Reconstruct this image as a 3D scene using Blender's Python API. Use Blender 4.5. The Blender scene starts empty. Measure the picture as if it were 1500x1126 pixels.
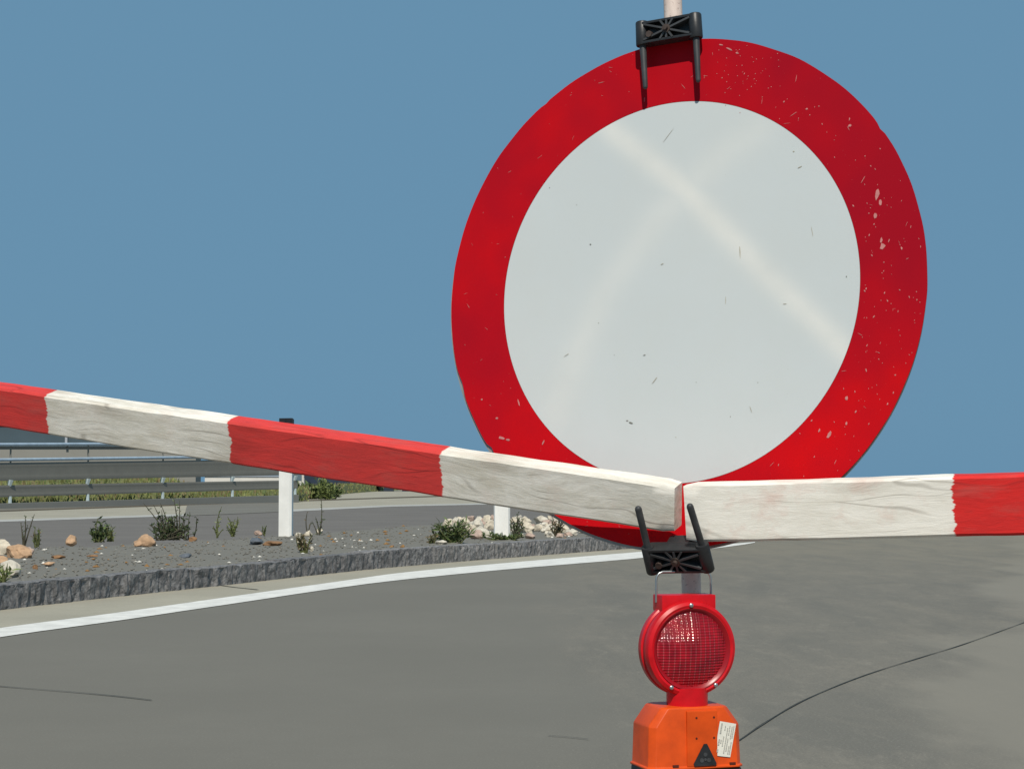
import bpy, bmesh, math, random
from math import radians, sin, cos, pi, atan, sqrt
from mathutils import Vector, Matrix, noise

random.seed(7)
S = bpy.context.scene
COL = S.collection

# ------------------------------------------------------------------ camera
EYE, FPX, HOR = 0.78, 2600.0, 706.0           # eye height (m), focal length and horizon measured on the 1500 px wide photograph
PITCH = atan((HOR - 563.0) / FPX)
cam = bpy.data.cameras.new('camera')
cam.sensor_width = 36; cam.sensor_fit = 'HORIZONTAL'; cam.lens = FPX / 1500 * 36
cam.clip_start = 0.05; cam.clip_end = 6000
co = bpy.data.objects.new('camera', cam); COL.objects.link(co)
co.location = (0, 0, EYE); co.rotation_euler = (pi/2 + PITCH, 0, 0)
S.camera = co

# ------------------------------------------------------------------ light
SUN_EL, SUN_AZ = 50.0, 2.0                   # azimuth: degrees to the left of straight behind the camera
to_sun = Vector((-sin(radians(SUN_AZ))*cos(radians(SUN_EL)), -cos(radians(SUN_AZ))*cos(radians(SUN_EL)), sin(radians(SUN_EL))))
sl = bpy.data.lights.new('sun', 'SUN'); sl.energy = 4.1; sl.angle = radians(0.5); sl.color = (1.0, 0.93, 0.82)
so = bpy.data.objects.new('sun', sl); COL.objects.link(so)
so.rotation_euler = to_sun.to_track_quat('Z', 'Y').to_euler()

w = bpy.data.worlds.new('World'); S.world = w; w.use_nodes = True
nt = w.node_tree; nt.nodes.clear()
wo = nt.nodes.new('ShaderNodeOutputWorld'); bg = nt.nodes.new('ShaderNodeBackground')
sky = nt.nodes.new('ShaderNodeTexSky'); sky.sky_type = 'NISHITA'; sky.sun_disc = False
sky.sun_elevation = radians(SUN_EL); sky.sun_rotation = radians(180 + SUN_AZ)
bg.inputs['Strength'].default_value = 0.10
# the clear even blue of this sky: mostly one blue, with a little of the physical sky's variation
mx = nt.nodes.new('ShaderNodeMix'); mx.data_type = 'RGBA'; mx.inputs['Factor'].default_value = 0.98
nt.links.new(sky.outputs[0], mx.inputs[6]); mx.inputs[7].default_value = (1.32, 2.76, 4.16, 1)
nt.links.new(mx.outputs[2], bg.inputs['Color'])
nt.links.new(bg.outputs[0], wo.inputs[0])
vs = S.view_settings; vs.view_transform = 'Standard'; vs.look = 'None'; vs.exposure = 0; vs.gamma = 1; vs.use_curve_mapping = False

# ------------------------------------------------------------------ measuring
def ray(px, py):
    x, y = (px - 750) / FPX, (563 - py) / FPX
    return Vector((x, cos(PITCH) - y*sin(PITCH), sin(PITCH) + y*cos(PITCH)))
def G(px, py, z=0.0):                          # the point of the level z seen at that pixel
    d = ray(px, py); t = (z - EYE) / d.z
    return Vector((d.x*t, d.y*t, z))
def A(px, py, Y):                              # the point at forward distance Y
    d = ray(px, py); t = Y / d.y
    return Vector((d.x*t, Y, EYE + d.z*t))

# ------------------------------------------------------------------ materials
def srgb(r, g, b):
    f = lambda c: (c/255)/12.92 if c/255 <= .04045 else ((c/255+.055)/1.055)**2.4
    return (f(r), f(g), f(b), 1)
class N:
    def __init__(s, name):
        s.m = bpy.data.materials.new(name); s.m.use_nodes = True
        s.t = s.m.node_tree; s.p = s.t.nodes['Principled BSDF']
    def n(s, ty, **kw):
        o = s.t.nodes.new(ty)
        for k, v in kw.items(): setattr(o, k, v)
        return o
    def l(s, a, b): s.t.links.new(a, b)
    def coord(s, scale=(1, 1, 1), kind='Object', rot=(0, 0, 0)):
        tc = s.n('ShaderNodeTexCoord'); mp = s.n('ShaderNodeMapping')
        mp.inputs['Scale'].default_value = scale; mp.inputs['Rotation'].default_value = rot
        s.l(tc.outputs[kind], mp.inputs[0]); return mp.outputs[0]
    def noise(s, vec, scale, detail=5, rough=.6, dist=0):
        o = s.n('ShaderNodeTexNoise'); o.inputs['Scale'].default_value = scale; o.inputs['Detail'].default_value = detail
        o.inputs['Roughness'].default_value = rough; o.inputs['Distortion'].default_value = dist
        s.l(vec, o.inputs['Vector']); return o.outputs['Fac']
    def rng(s, val, a, b, c=0., d=1., smooth=False):
        o = s.n('ShaderNodeMapRange'); o.clamp = True
        if smooth: o.interpolation_type = 'SMOOTHSTEP'
        for i, v in enumerate((a, b, c, d)): o.inputs[i+1].default_value = v
        s.l(val, o.inputs[0]); return o.outputs[0]
    def math(s, op, a, b=None):
        o = s.n('ShaderNodeMath', operation=op)
        for i, v in enumerate((a, b)):
            if v is None: continue
            if isinstance(v, (int, float)): o.inputs[i].default_value = v
            else: s.l(v, o.inputs[i])
        return o.outputs[0]
    def mix(s, fac, a, b, mode='MIX'):
        o = s.n('ShaderNodeMix', data_type='RGBA', blend_type=mode)
        for i, v in ((0, fac), (6, a), (7, b)):
            if isinstance(v, (int, float)): o.inputs[i].default_value = v
            elif isinstance(v, (tuple, list)): o.inputs[i].default_value = tuple(v) if len(v) == 4 else (*v, 1)
            else: s.l(v, o.inputs[i])
        return o.outputs[2]
    def bump(s, h, strength=.3, dist=.01):
        o = s.n('ShaderNodeBump'); o.inputs['Strength'].default_value = strength; o.inputs['Distance'].default_value = dist
        s.l(h, o.inputs['Height']); s.l(o.outputs[0], s.p.inputs['Normal'])
    def col(s, c):
        if isinstance(c, (tuple, list)): s.p.inputs['Base Color'].default_value = tuple(c) if len(c) == 4 else (*c, 1)
        else: s.l(c, s.p.inputs['Base Color'])
    def set(s, **kw):
        for k, v in kw.items(): s.p.inputs[k.replace('_', ' ')].default_value = v
        return s

def simple(name, c, rough=.6, var=.15, scale=20, bump=0, bdist=.003, stretch=(1, 1, 1), kind='Object', metal=0, spec=.4):
    k = N(name); v = k.coord(stretch, kind); f = k.noise(v, scale)
    a = tuple(x*(1-var) for x in c[:3]); b = tuple(min(1, x*(1+var)) for x in c[:3])
    k.col(k.mix(k.rng(f, .3, .7), a, b)); k.set(Roughness=rough, Metallic=metal)
    k.p.inputs['Specular IOR Level'].default_value = spec
    if bump: k.bump(f, bump, bdist)
    return k.m

# ground: even grey asphalt with fine grain; main=True adds the mottled, dust-paled concrete on the right of the lane
def ground_mat(name, base, var=.05, main=False):
    k = N(name); v = k.coord()
    fine = k.noise(v, 120, 3, .75); mid = k.noise(v, 9, 5, .6); big = k.noise(v, .7, 4, .55)
    sc = lambda f: tuple(min(1, x*f) for x in base)
    a = k.mix(k.rng(big, .35, .65), sc(1-var), sc(1+var))
    a = k.mix(k.rng(mid, .35, .70, 0, .5), a, sc(1-1.2*var))
    a = k.mix(k.rng(fine, .58, .72, 0, .6), a, sc(1.7)); a = k.mix(k.rng(fine, .26, .40, .5, 0), a, sc(.55))
    if main:
        tc = k.n('ShaderNodeTexCoord'); sp = k.n('ShaderNodeSeparateXYZ'); k.l(tc.outputs['Object'], sp.inputs[0])
        X, Y = sp.outputs[0], sp.outputs[1]
        wob = k.noise(k.coord((.8, .35, 1)), 1.0, 4, .6)
        Xw = k.math('ADD', X, k.rng(wob, .2, .8, -.5, .5))
        gate = k.rng(Xw, .05, .55, 0, 1, True)
        m1 = k.noise(k.coord((1.5, .42, 1)), 1.5, 9, .68, .6); m2 = k.noise(k.coord((1.5, .55, 1)), 4.5, 9, .74, .4); m3 = k.noise(k.coord((1, .35, 1)), 34, 6, .75)
        b_ = k.mix(k.rng(m1, .38, .66), (base[0]*.82, base[1]*.82, base[2]*.82), (base[0]*1.14, base[1]*1.09, base[2]*1.04))
        b_ = k.mix(k.rng(m2, .54, .72, 0, .6), b_, (base[0]*1.50, base[1]*1.43, base[2]*1.36))
        b_ = k.mix(k.rng(m2, .28, .44, .55, 0), b_, sc(.72))
        b_ = k.mix(k.rng(m3, .42, .66, 0, .5), b_, sc(.74)); b_ = k.mix(k.rng(fine, .56, .70, 0, .75), b_, sc(1.75)); b_ = k.mix(k.rng(fine, .28, .44, .75, 0), b_, sc(.45)); b_ = k.mix(.035, b_, (.6, .57, .5))
        # a wheel-worn pale track running away to the right
        s_ = k.math('SUBTRACT', Xw, k.math('ADD', k.math('MULTIPLY', Y, .298), -.42))
        tr = k.math('MULTIPLY', k.rng(s_, -.10, .25, 0, 1, True), k.rng(s_, .5, 1.6, 1, .35, True))
        b_ = k.mix(k.math('MULTIPLY', tr, .8), b_, (base[0]*1.36, base[1]*1.33, base[2]*1.29))
        far = k.math('MULTIPLY', k.rng(Y, 13, 21, 0, .55), k.rng(m1, .3, .6, .5, 1))     # dusty strip further up the lane
        b_ = k.mix(far, b_, (base[0]*1.34, base[1]*1.27, base[2]*1.12))
        a = k.mix(gate, a, b_)
    k.col(a); k.set(Roughness=.9); k.p.inputs['Specular IOR Level'].default_value = .2
    k.bump(fine, .2, .003)
    return k.m

M = {}
M['ground'] = ground_mat('ground', (.166, .156, .132), .04, True)
M['far_road'] = ground_mat('far_road', (.156, .143, .129), .08)
M['concrete'] = ground_mat('pale_concrete', (.34, .315, .25), .10)
M['pavement_grey'] = ground_mat('pavement_grey', (.172, .163, .141), .08)
M['line'] = simple('road_paint', (.70, .68, .63), .7, .14, 7, .2)
M['line_worn'] = simple('worn_road_paint', (.40, .39, .36), .8, .2, 3)
M['joint'] = simple('joint_tar', (.045, .043, .036), .8, .3, 8)
M['brown_joint'] = simple('brown_joint', (.10, .078, .05), .9, .3, 2)
M['bed'] = simple('gravel_bed', (.168, .158, .134), .95, .10, 60, .2, .01)
M['black'] = simple('black_plastic', (.022, .023, .025), .42, .35, 35, .25, .002)
M['black_rib'] = simple('black_plastic_rib', (.045, .047, .05), .5, .35, 30, .2, .002)
M['rust'] = simple('rusty_bolt', (.07, .05, .042), .6, .3, 60, .3, .002, metal=.3)
M['grey_plate'] = simple('aluminium_plate', (.36, .36, .34), .5, .2, 30, metal=.4)
M['steel'] = simple('galvanised_wire', (.42, .44, .44), .35, .15, 30, metal=.85)
M['chip'] = simple('bare_scratch', (.52, .20, .19), .7, .2, 60)
M['darkmark'] = simple('dark_scuff', (.20, .20, .17), .7, .3, 60)
M['faint'] = simple('faint_scratch', (.40, .37, .29), .7, .2, 60)
M['white_post'] = simple('white_plastic', (.82, .81, .77), .5, .07, 5)
M['lamp_red'] = simple('red_plastic', (.56, .006, .012), .34, .18, 30, spec=.3)
M['lamp_red_dark'] = simple('dark_red_plastic', (.30, .006, .012), .32, .25, 18)
M['orange'] = simple('orange_plastic', (.62, .070, .006), .42, .17, 26, .06, .002, spec=.3)
M['orange_dark'] = simple('dark_orange_recess', (.09, .014, .004), .6, .1, 9)
M['sticker'] = simple('paper_sticker', (.74, .72, .64), .6, .06, 60)
M['ink'] = simple('faded_print', (.42, .41, .37), .7, .1, 60)
M['rail'] = simple('galvanised_rail', (.20, .192, .165), .6, .05, 3, metal=.0)
M['pipe'] = simple('galvanised_pipe', (.34, .43, .52), .5, .15, 3)
M['spacer'] = simple('galvanised_spacer', (.42, .50, .52), .5, .12, 6)
M['cap'] = simple('black_cap', (.018, .018, .022), .5, .3, 20)
M['hall_low'] = simple('grey_cladding', (.24, .235, .21), .7, .05, .6)
M['hall_up'] = simple('slate_cladding', (.055, .085, .105), .6, .12, .5)
M['hall_trim'] = simple('pale_trim', (.35, .38, .42), .6, .05, 1)
M['cabin'] = simple('navy_steel', (.020, .032, .055), .5, .2, 1.5)
M['pane'] = N('window_pane').set(Roughness=.15).m; M['pane'].node_tree.nodes['Principled BSDF'].inputs['Base Color'].default_value = (.12, .17, .2, 1)
M['wall'] = simple('white_render', (.62, .60, .55), .8, .06, .8)
M['grass_soil'] = simple('grass_soil', (.13, .14, .05), .95, .45, 2.2)
M['stem_dark'] = simple('dark_stem', (.06, .055, .035), .8, .3, 60)
M['stem_green'] = simple('green_stem', (.08, .09, .03), .8, .3, 60)
M['leaf_dark'] = simple('leaf_dark', (.060, .088, .036), .6, .5, 30)
M['leaf_mid'] = simple('leaf_mid', (.10, .14, .045), .6, .45, 30)
M['leaf_light'] = simple('leaf_light', (.19, .23, .075), .6, .4, 30)
M['leaf_brown'] = simple('leaf_brown', (.17, .13, .065), .7, .5, 30)
M['blade_grass'] = simple('grass_blade', (.155, .17, .055), .7, .5, 1.5)
M['flower'] = simple('pale_flower', (.6, .55, .45), .7, .2, 60)
for nm, c in (('cream', (.56, .49, .38)), ('white', (.57, .52, .43)), ('tan', (.44, .28, .165)), ('brown', (.24, .13, .06)), ('bluegrey', (.10, .115, .135)), ('grey', (.27, .265, .245)), ('pink', (.42, .31, .25))):
    k = N('stone_' + nm); v = k.coord(); f = k.noise(v, 14, 6, .65); f2 = k.noise(v, 55, 3)
    a = k.mix(k.rng(f, .3, .7), tuple(x*.66 for x in c), tuple(min(1, x*1.25) for x in c)); k.col(a); k.set(Roughness=.85); k.bump(f2, .5, .006); M['stone_'+nm] = k.m
for nm, c in (('p_grey', (.165, .155, .132)), ('p_white', (.66, .63, .56)), ('p_brown', (.24, .13, .045))):
    M[nm] = simple(nm, c, .9, .3, 40)
k = N('granite'); v = k.coord(); f = k.noise(v, 26, 8, .72, .3); f2 = k.noise(k.coord((9, 9, 1.6)), 3, 6, .7); f3 = k.noise(v, 3, 3)
a = k.mix(k.rng(f, .34, .66), (.060, .058, .058), (.40, .385, .375)); a = k.mix(k.rng(f2, .45, .72, 0, .7), a, (.08, .078, .08)); a = k.mix(k.rng(f3, .5, .7, 0, .4), a, (.17, .16, .15))
oi = k.n('ShaderNodeObjectInfo'); a = k.mix(k.rng(oi.outputs['Random'], 0, 1, .0, .42), a, (.05, .05, .056))
k.col(a); k.set(Roughness=.85); k.bump(f, .8, .012); M['granite'] = k.m

# post: chalky white paint, grubby
k = N('post_paint'); v = k.coord((1, 1, .35)); f = k.noise(v, 45, 5, .6, .4); f2 = k.noise(k.coord(), 130, 4, .7)
a = k.mix(k.rng(f, .35, .7), (.60, .47, .41), (.74, .63, .56)); a = k.mix(k.rng(f2, .58, .68, 0, .8), a, (.20, .12, .10)); k.col(a); k.set(Roughness=.6); M['post'] = k.m

# sign sheeting: colour from one vertex attribute (painted sheen bands on the white, fading and painted shine on the red)
def sheeting(name, c0, c1, gloss, dirt):
    k = N(name); at = k.n('ShaderNodeAttribute'); at.attribute_name = 'wear_sheen'
    v = k.coord(); f = k.noise(v, 9, 6, .6); f2 = k.noise(k.coord((60, 60, 7)), 2.0, 6, .75); f3 = k.noise(v, 260, 2, .5)
    a = k.mix(at.outputs['Fac'], c0, c1)
    a = k.mix(k.rng(f, .40, .75, 0, .45), a, dirt)
    a = k.mix(k.rng(f3, .74, .80, 0, .35), a, (.55, .42, .38) if 'red' in name else (.30, .29, .22))
    k.col(a); k.set(Roughness=gloss); k.p.inputs['Specular IOR Level'].default_value = .06
    k.bump(f, .04, .01)
    return k.m
M['sign_white'] = sheeting('white_sheeting', (.545, .590, .60), (.69, .695, .665), .45, (.55, .58, .57))
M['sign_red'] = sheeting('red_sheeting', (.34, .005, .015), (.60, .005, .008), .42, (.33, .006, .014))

# painted boards: stripes along local x with brushed edges, weathered grain
def board_mat(name, edges, first_red, grime, seed, redf):
    """edges: local x of the colour changes; the colour flips at each."""
    k = N(name)
    tc = k.n('ShaderNodeTexCoord'); sp = k.n('ShaderNodeSeparateXYZ'); k.l(tc.outputs['Object'], sp.inputs[0])
    rag = k.noise(k.coord((14, 14, 120)), 1.0, 4, .6)
    rag2 = k.noise(k.coord((6, 6, 22)), 1.0, 3, .6)
    x = k.math('ADD', sp.outputs[0], k.math('ADD', k.rng(rag, .2, .8, -.006, .006), k.rng(rag2, .2, .8, -.007, .007)))
    red = None
    cur = 1.0 if first_red else 0.0
    fac = None
    for e in edges:
        st = k.rng(x, e-.0012, e+.0012)
        sgn = -1 if cur > .5 else 1
        t = k.math('MULTIPLY', st, sgn)
        fac = t if fac is None else k.math('ADD', fac, t)
        cur = 1-cur
    fac = k.math('ADD', fac, 1.0 if first_red else 0.0)
    warp = k.n('ShaderNodeMapping'); warp.inputs['Location'].default_value = (seed, seed*.7, 0); warp.inputs['Scale'].default_value = (6.5, 26, 34)
    # grain lines bend round slow swirls (knots)
    sw = k.n('ShaderNodeTexNoise'); sw.inputs['Scale'].default_value = 1.0; sw.inputs['Detail'].default_value = 2
    m0 = k.n('ShaderNodeMapping'); m0.inputs['Scale'].default_value = (5, 12, 16); k.l(tc.outputs['Object'], m0.inputs[0]); k.l(m0.outputs[0], sw.inputs['Vector'])
    va = k.n('ShaderNodeVectorMath', operation='MULTIPLY_ADD'); k.l(sw.outputs['Color'], va.inputs[0]); va.inputs[1].default_value = (.07, .03, .05); k.l(tc.outputs['Object'], va.inputs[2])
    k.l(va.outputs[0], warp.inputs[0])
    g = k.noise(warp.outputs[0], 1.9, 10, .76)
    warp2 = k.n('ShaderNodeMapping'); warp2.inputs['Scale'].default_value = (16, 80, 120); k.l(va.outputs[0], warp2.inputs[0])
    g2 = k.noise(warp2.outputs[0], 1.6, 5, .7)
    blot = k.noise(k.coord((7, 20, 22)), 1.0, 5, .65)
    white = k.mix(k.rng(g, .40, .68, 0, grime), (.86, .82, .745), (.56, .52, .43))
    white = k.mix(k.rng(blot, .50, .72, 0, grime*.8), white, (.60, .55, .45))
    white = k.mix(k.rng(g2, .62, .76, 0, .35*grime+.1), white, (.40, .36, .29))
    rd = k.mix(k.rng(g, .36, .66), (.72, .016+.035*redf, .014+.03*redf), (.56, .016+.03*redf, .015+.028*redf))
    rd = k.mix(k.rng(blot, .52, .75, 0, .6), rd, (.47, .10, .085))
    rd = k.mix(k.rng(g2, .62, .72, 0, .5), rd, (.20, .02, .02))
    # drying cracks and knots
    wc = k.n('ShaderNodeMapping'); wc.inputs['Scale'].default_value = (2.6, 30, 30); wc.inputs['Location'].default_value = (seed*2, 0, 0); k.l(va.outputs[0], wc.inputs[0])
    cr = k.n('ShaderNodeTexVoronoi'); cr.feature = 'DISTANCE_TO_EDGE'; cr.inputs['Scale'].default_value = 1.0; k.l(wc.outputs[0], cr.inputs['Vector'])
    gate = k.rng(k.noise(k.coord((5, 9, 9)), 1.0, 3, .5), .44, .60)
    crk = k.math('MULTIPLY', k.rng(cr.outputs['Distance'], .008, .03, 1, 0), gate)
    kv = k.n('ShaderNodeTexVoronoi'); kv.inputs['Scale'].default_value = 1.0; km = k.n('ShaderNodeMapping'); km.inputs['Scale'].default_value = (4.2, 11, 13); km.inputs['Location'].default_value = (seed, 0, .4); k.l(tc.outputs['Object'], km.inputs[0]); k.l(km.outputs[0], kv.inputs['Vector'])
    knot = k.math('MULTIPLY', k.rng(kv.outputs['Distance'], .06, .30, 1, 0, True), k.rng(g2, .35, .6, .4, 1))
    white = k.mix(k.math('MULTIPLY', knot, .25 + .45*grime), white, (.38, .33, .26))
    white = k.mix(k.math('MULTIPLY', crk, .25 + .55*grime), white, (.26, .23, .19))
    rd = k.mix(k.math('MULTIPLY', knot, .5), rd, (.30, .03, .025)); rd = k.mix(k.math('MULTIPLY', crk, .6), rd, (.20, .02, .02))
    pk = k.rng(k.noise(k.coord((11, 30, 13)), 1.0, 5, .7), .52, .74, 0, .55 - .35*redf)     # traces of red paint under the white
    white = k.mix(pk, white, (.66, .40, .33))
    k.col(k.mix(fac, white, rd)); k.set(Roughness=.72); k.p.inputs['Specular IOR Level'].default_value = .3
    h = k.math('ADD', g, k.math('MULTIPLY', g2, .6)); k.bump(h, .24, .004)
    return k.m

# ------------------------------------------------------------------ mesh helpers
def link(name, me_or_bm, mats, parent=None, mw=None, smooth=False):
    if isinstance(me_or_bm, bmesh.types.BMesh):
        me = bpy.data.meshes.new(name); bmesh.ops.recalc_face_normals(me_or_bm, faces=me_or_bm.faces) if getattr(link, 'recalc', True) else None
        me_or_bm.to_mesh(me); me_or_bm.free()
    else: me = me_or_bm
    for m in (mats if isinstance(mats, (list, tuple)) else [mats]): me.materials.append(m)
    if smooth:
        for p in me.polygons: p.use_smooth = True
    if any(p.use_smooth for p in me.polygons): me.set_sharp_from_angle(angle=radians(42))
    o = bpy.data.objects.new(name, me); COL.objects.link(o)
    if mw is not None: o.matrix_basis = mw
    if parent is not None:                       # the mesh keeps its world placement under its parent
        o.parent = parent; o.matrix_parent_inverse = parent.matrix_basis.inverted()
    return o
def tag(o, label=None, cat=None, group=None, kind=None):
    if label: o['label'] = label
    if cat: o['category'] = cat
    if group: o['group'] = group
    if kind: o['kind'] = kind
    return o
def empty(name, loc, label, cat, group=None):
    o = bpy.data.objects.new(name, None); COL.objects.link(o); o.location = loc; o.empty_display_size = .1
    return tag(o, label, cat, group)
def frame(o, x, y, z):
    x, y, z = (Vector(v).normalized() for v in (x, y, z))
    m = Matrix.Identity(4)
    for i in range(3): m[i][0], m[i][1], m[i][2], m[i][3] = x[i], y[i], z[i], o[i]
    return m
def box(bm, c, s, bev=0, mat=0, mw=None):
    r = bmesh.ops.create_cube(bm, size=1)
    vs_ = r['verts']; bmesh.ops.scale(bm, vec=s, verts=vs_); bmesh.ops.translate(bm, vec=c, verts=vs_)
    fs = list({f for v in vs_ for f in v.link_faces})
    if bev:
        es = list({e for v in vs_ for e in v.link_edges})
        q = bmesh.ops.bevel(bm, geom=es, offset=bev, segments=2, profile=.7, affect='EDGES'); fs = list(set(q['faces']) | {f for f in fs if f.is_valid}); vs_ = list({v for f in fs for v in f.verts})
    if mw is not None: bmesh.ops.transform(bm, matrix=mw, verts=vs_)
    for f in fs: f.material_index = mat
    return vs_
def tube(bm, pts, rads, seg=12, caps=True, mat=0, roundend=False):
    pts = [Vector(p) for p in pts]
    if not isinstance(rads, (list, tuple)): rads = [rads]*len(pts)
    rings = []; ref = None
    for i, p in enumerate(pts):
        t = (pts[min(i+1, len(pts)-1)] - pts[max(i-1, 0)]).normalized()
        if ref is None: ref = t.orthogonal().normalized()
        a = (ref - t*ref.dot(t)).normalized(); ref = a; b = t.cross(a)
        rings.append([bm.verts.new(p + (a*cos(2*pi*j/seg) + b*sin(2*pi*j/seg))*rads[i]) for j in range(seg)])
    for r0, r1 in zip(rings, rings[1:]):
        for j in range(seg):
            f = bm.faces.new((r0[j], r0[(j+1) % seg], r1[(j+1) % seg], r1[j])); f.material_index = mat; f.smooth = True
    if caps:
        for r in (list(reversed(rings[0])), rings[-1]): bm.faces.new(r).material_index = mat
    return rings
def rod(bm, a, b, r0, r1, seg=14, mat=0):       # tapered rod with rounded far end
    a, b = Vector(a), Vector(b); d = (b-a); L = d.length; d.normalize()
    pts = [a, a+d*(L*.5)] + [b - d*r1*(1-t) for t in (0, .5, .8, .97)]
    rr = [r0, (r0+r1)/2] + [r1*sqrt(max(0, 1-t*t)) for t in (0, .5, .8, .97)]
    tube(bm, pts, rr, seg, True, mat)
def sheet(name, top, bot, z, mat, label=None, kind='structure', thick=0):   # ribbon between two rows of points
    bm = bmesh.new()
    a = [bm.verts.new((p.x, p.y, z)) for p in top]; b = [bm.verts.new((p.x, p.y, z)) for p in bot]
    for i in range(len(a)-1): bm.faces.new((b[i], b[i+1], a[i+1], a[i]))
    o = link(name, bm, mat); o['kind'] = kind; return o
def spline(pts, n):
    out = []
    P = [pts[0]*2-pts[1]] + pts + [pts[-1]*2-pts[-2]]
    for i in range(1, len(P)-2):
        for k_ in range(n):
            t = k_/n; p0, p1, p2, p3 = P[i-1:i+3]
            out.append(.5*((2*p1) + (p2-p0)*t + (2*p0-5*p1+4*p2-p3)*t*t + (3*p1-p0-3*p2+p3)*t**3))
    out.append(pts[-1]); return out
def ribbon(name, pts, wid, z, mat):
    L, R = [], []
    for i, p in enumerate(pts):
        t = (pts[min(i+1, len(pts)-1)] - pts[max(i-1, 0)]).normalized(); n = Vector((-t.y, t.x, 0))
        q = wid*(.75 + .5*noise.noise(p*3.1))
        L.append(p + n*q/2); R.append(p - n*q/2)
    o = sheet(name, L, R, z, mat); return o

# ================================================================== SETTING
bm = bmesh.new(); vv = [bm.verts.new(p) for p in ((-2500, -60, 0), (2500, -60, 0), (2500, 5000, 0), (-2500, 5000, 0))]; bm.faces.new(vv)
tag(link('ground', bm, M['ground']), kind='structure')

BED_Z = .138
kerb_px = [(-420, 944), (-150, 912), (0, 894), (167, 875), (333, 857), (500, 838.5), (600, 829), (760, 816), (941, 802.5), (1010, 798.5)]
kerb = spline([G(*p) for p in kerb_px], 12)
lt = spline([G(*p) for p in [(-420, 992), (-150, 946), (0, 920), (167, 898), (333, 874.5), (500, 851), (600, 837.5), (760, 822.8), (941, 807.8), (1040, 799), (1085, 795.4), (1106, 793.6)]], 8)
lb = spline([G(*p) for p in [(-420, 1010), (-150, 962), (0, 933.5), (167, 910), (333, 885.5), (500, 860.5), (600, 848), (760, 832.5), (941, 817), (1040, 804), (1085, 798.2), (1106, 794.6)]], 8)
for i, p in enumerate(lb):                       # a hand-laid, slightly ragged edge
    p += Vector((0, 1, 0))*.02*noise.noise(p*2.3)
sheet('road_marking', lt, lb, .0035, M['line'])
gt = [kerb[min(len(kerb)-1, int(i*len(kerb)/(len(lt)-12)))] for i in range(len(lt)-12)]
sheet('gutter', [p + Vector((.0, .02, 0)) for p in gt], [p - Vector((0, .01, 0)) for p in lt[:len(gt)]], .004, M['concrete'])

bed_back = [G(x, y, BED_Z) for x, y in [(-500, 812), (-150, 806), (60, 800), (200, 795), (300, 790), (410, 783), (520, 775), (640, 766), (760, 760), (860, 762), (960, 772), (1008, 786)]]
bb = spline(bed_back, 8); kf = kerb
def at_frac(L, t):
    x = t*(len(L)-1); i = min(int(x), len(L)-2); return L[i].lerp(L[i+1], x-i)
bm = bmesh.new(); NI, NJ = 160, 26; grid = []
for i in range(NI+1):
    a, b = at_frac(kerb, i/NI), at_frac(bb, i/NI); row = []
    for j in range(NJ+1):
        p = a.lerp(b, (j/NJ)); p.z = BED_Z + (.016*noise.noise(p*2.2) + .010*noise.noise(p*9) if 0 < j else 0) - (.09*max(0, (j-NJ+2)/2) if j > NJ-2 else 0)
        row.append(bm.verts.new(p))
    grid.append(row)
for i in range(NI):
    for j in range(NJ): bm.faces.new((grid[i][j], grid[i+1][j], grid[i+1][j+1], grid[i][j+1])).smooth = True
tag(link('gravel_bed', bm, M['bed']), kind='structure')

# far road, its edge line, gutter, joint and pavement
jl = [(-500, 766), (0, 749), (200, 742), (410, 735), (432, 734), (642, 727), (900, 720)]
el = [(-500, 779), (0, 764.5), (274, 755.5), (432, 749), (573, 742), (707, 739), (900, 733)]
eu = [(-500, 776), (0, 761.5), (274, 752.8), (432, 746), (573, 739.8), (707, 737), (900, 731.5)]
rn = [(-500, 830), (0, 815), (274, 806), (432, 798), (573, 790), (707, 780), (900, 775)]
gp = lambda L: [G(*p) for p in L]
sheet('far_road', gp(el), gp(rn), .004, M['far_road'])
sheet('far_road_marking', gp(eu), gp(el), .008, M['line_worn'])
sheet('far_gutter', gp(jl), gp(eu), .004, M['concrete'])
sheet('asphalt_patch', gp([(274, 739.8), (410, 735.4), (428, 734.5)]), gp([(270, 756), (410, 750), (428, 749.5)]), .012, M['pavement_grey'])
sheet('gutter_joint', gp([(x, y-1.0) for x, y in jl]), gp([(x, y+.5) for x, y in jl]), .014, M['brown_joint'])
sheet('pavement', gp([(-500, 752), (0, 737), (200, 731), (410, 723), (424, 722.5)]), gp([(-500, 765), (0, 748), (200, 741), (410, 734), (424, 733.4)]), .006, M['pavement_grey'])
sheet('far_pavement', gp([(424, 721), (642, 716), (900, 713)]), gp([(424, 733.3), (642, 726), (900, 719)]), .006, M['concrete'])

# tar joints in the concrete
jr = spline([G(*p) for p in [(1050, 1106), (1087, 1082), (1124, 1057), (1182, 1024), (1265, 990), (1356, 961), (1414, 943), (1500, 912), (1620, 868)]], 8)
ribbon('tar_joint', jr, .009, .0035, M['joint'])
ribbon('tar_joint', spline([G(*p) for p in [(-150, 991), (0, 1005.5), (110, 1014.5), (170, 1020), (222, 1026)]], 10), .011, .004, M['joint'])
ribbon('tar_joint', spline([G(*p) for p in [(803, 1078), (830, 1080), (862, 1083.5)]], 8), .007, .004, M['joint'])
ribbon('gutter_crack', spline([G(*p) for p in [(322, 858), (345, 861), (378, 864.5)]], 6), .035, .007, M['joint'])

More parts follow.
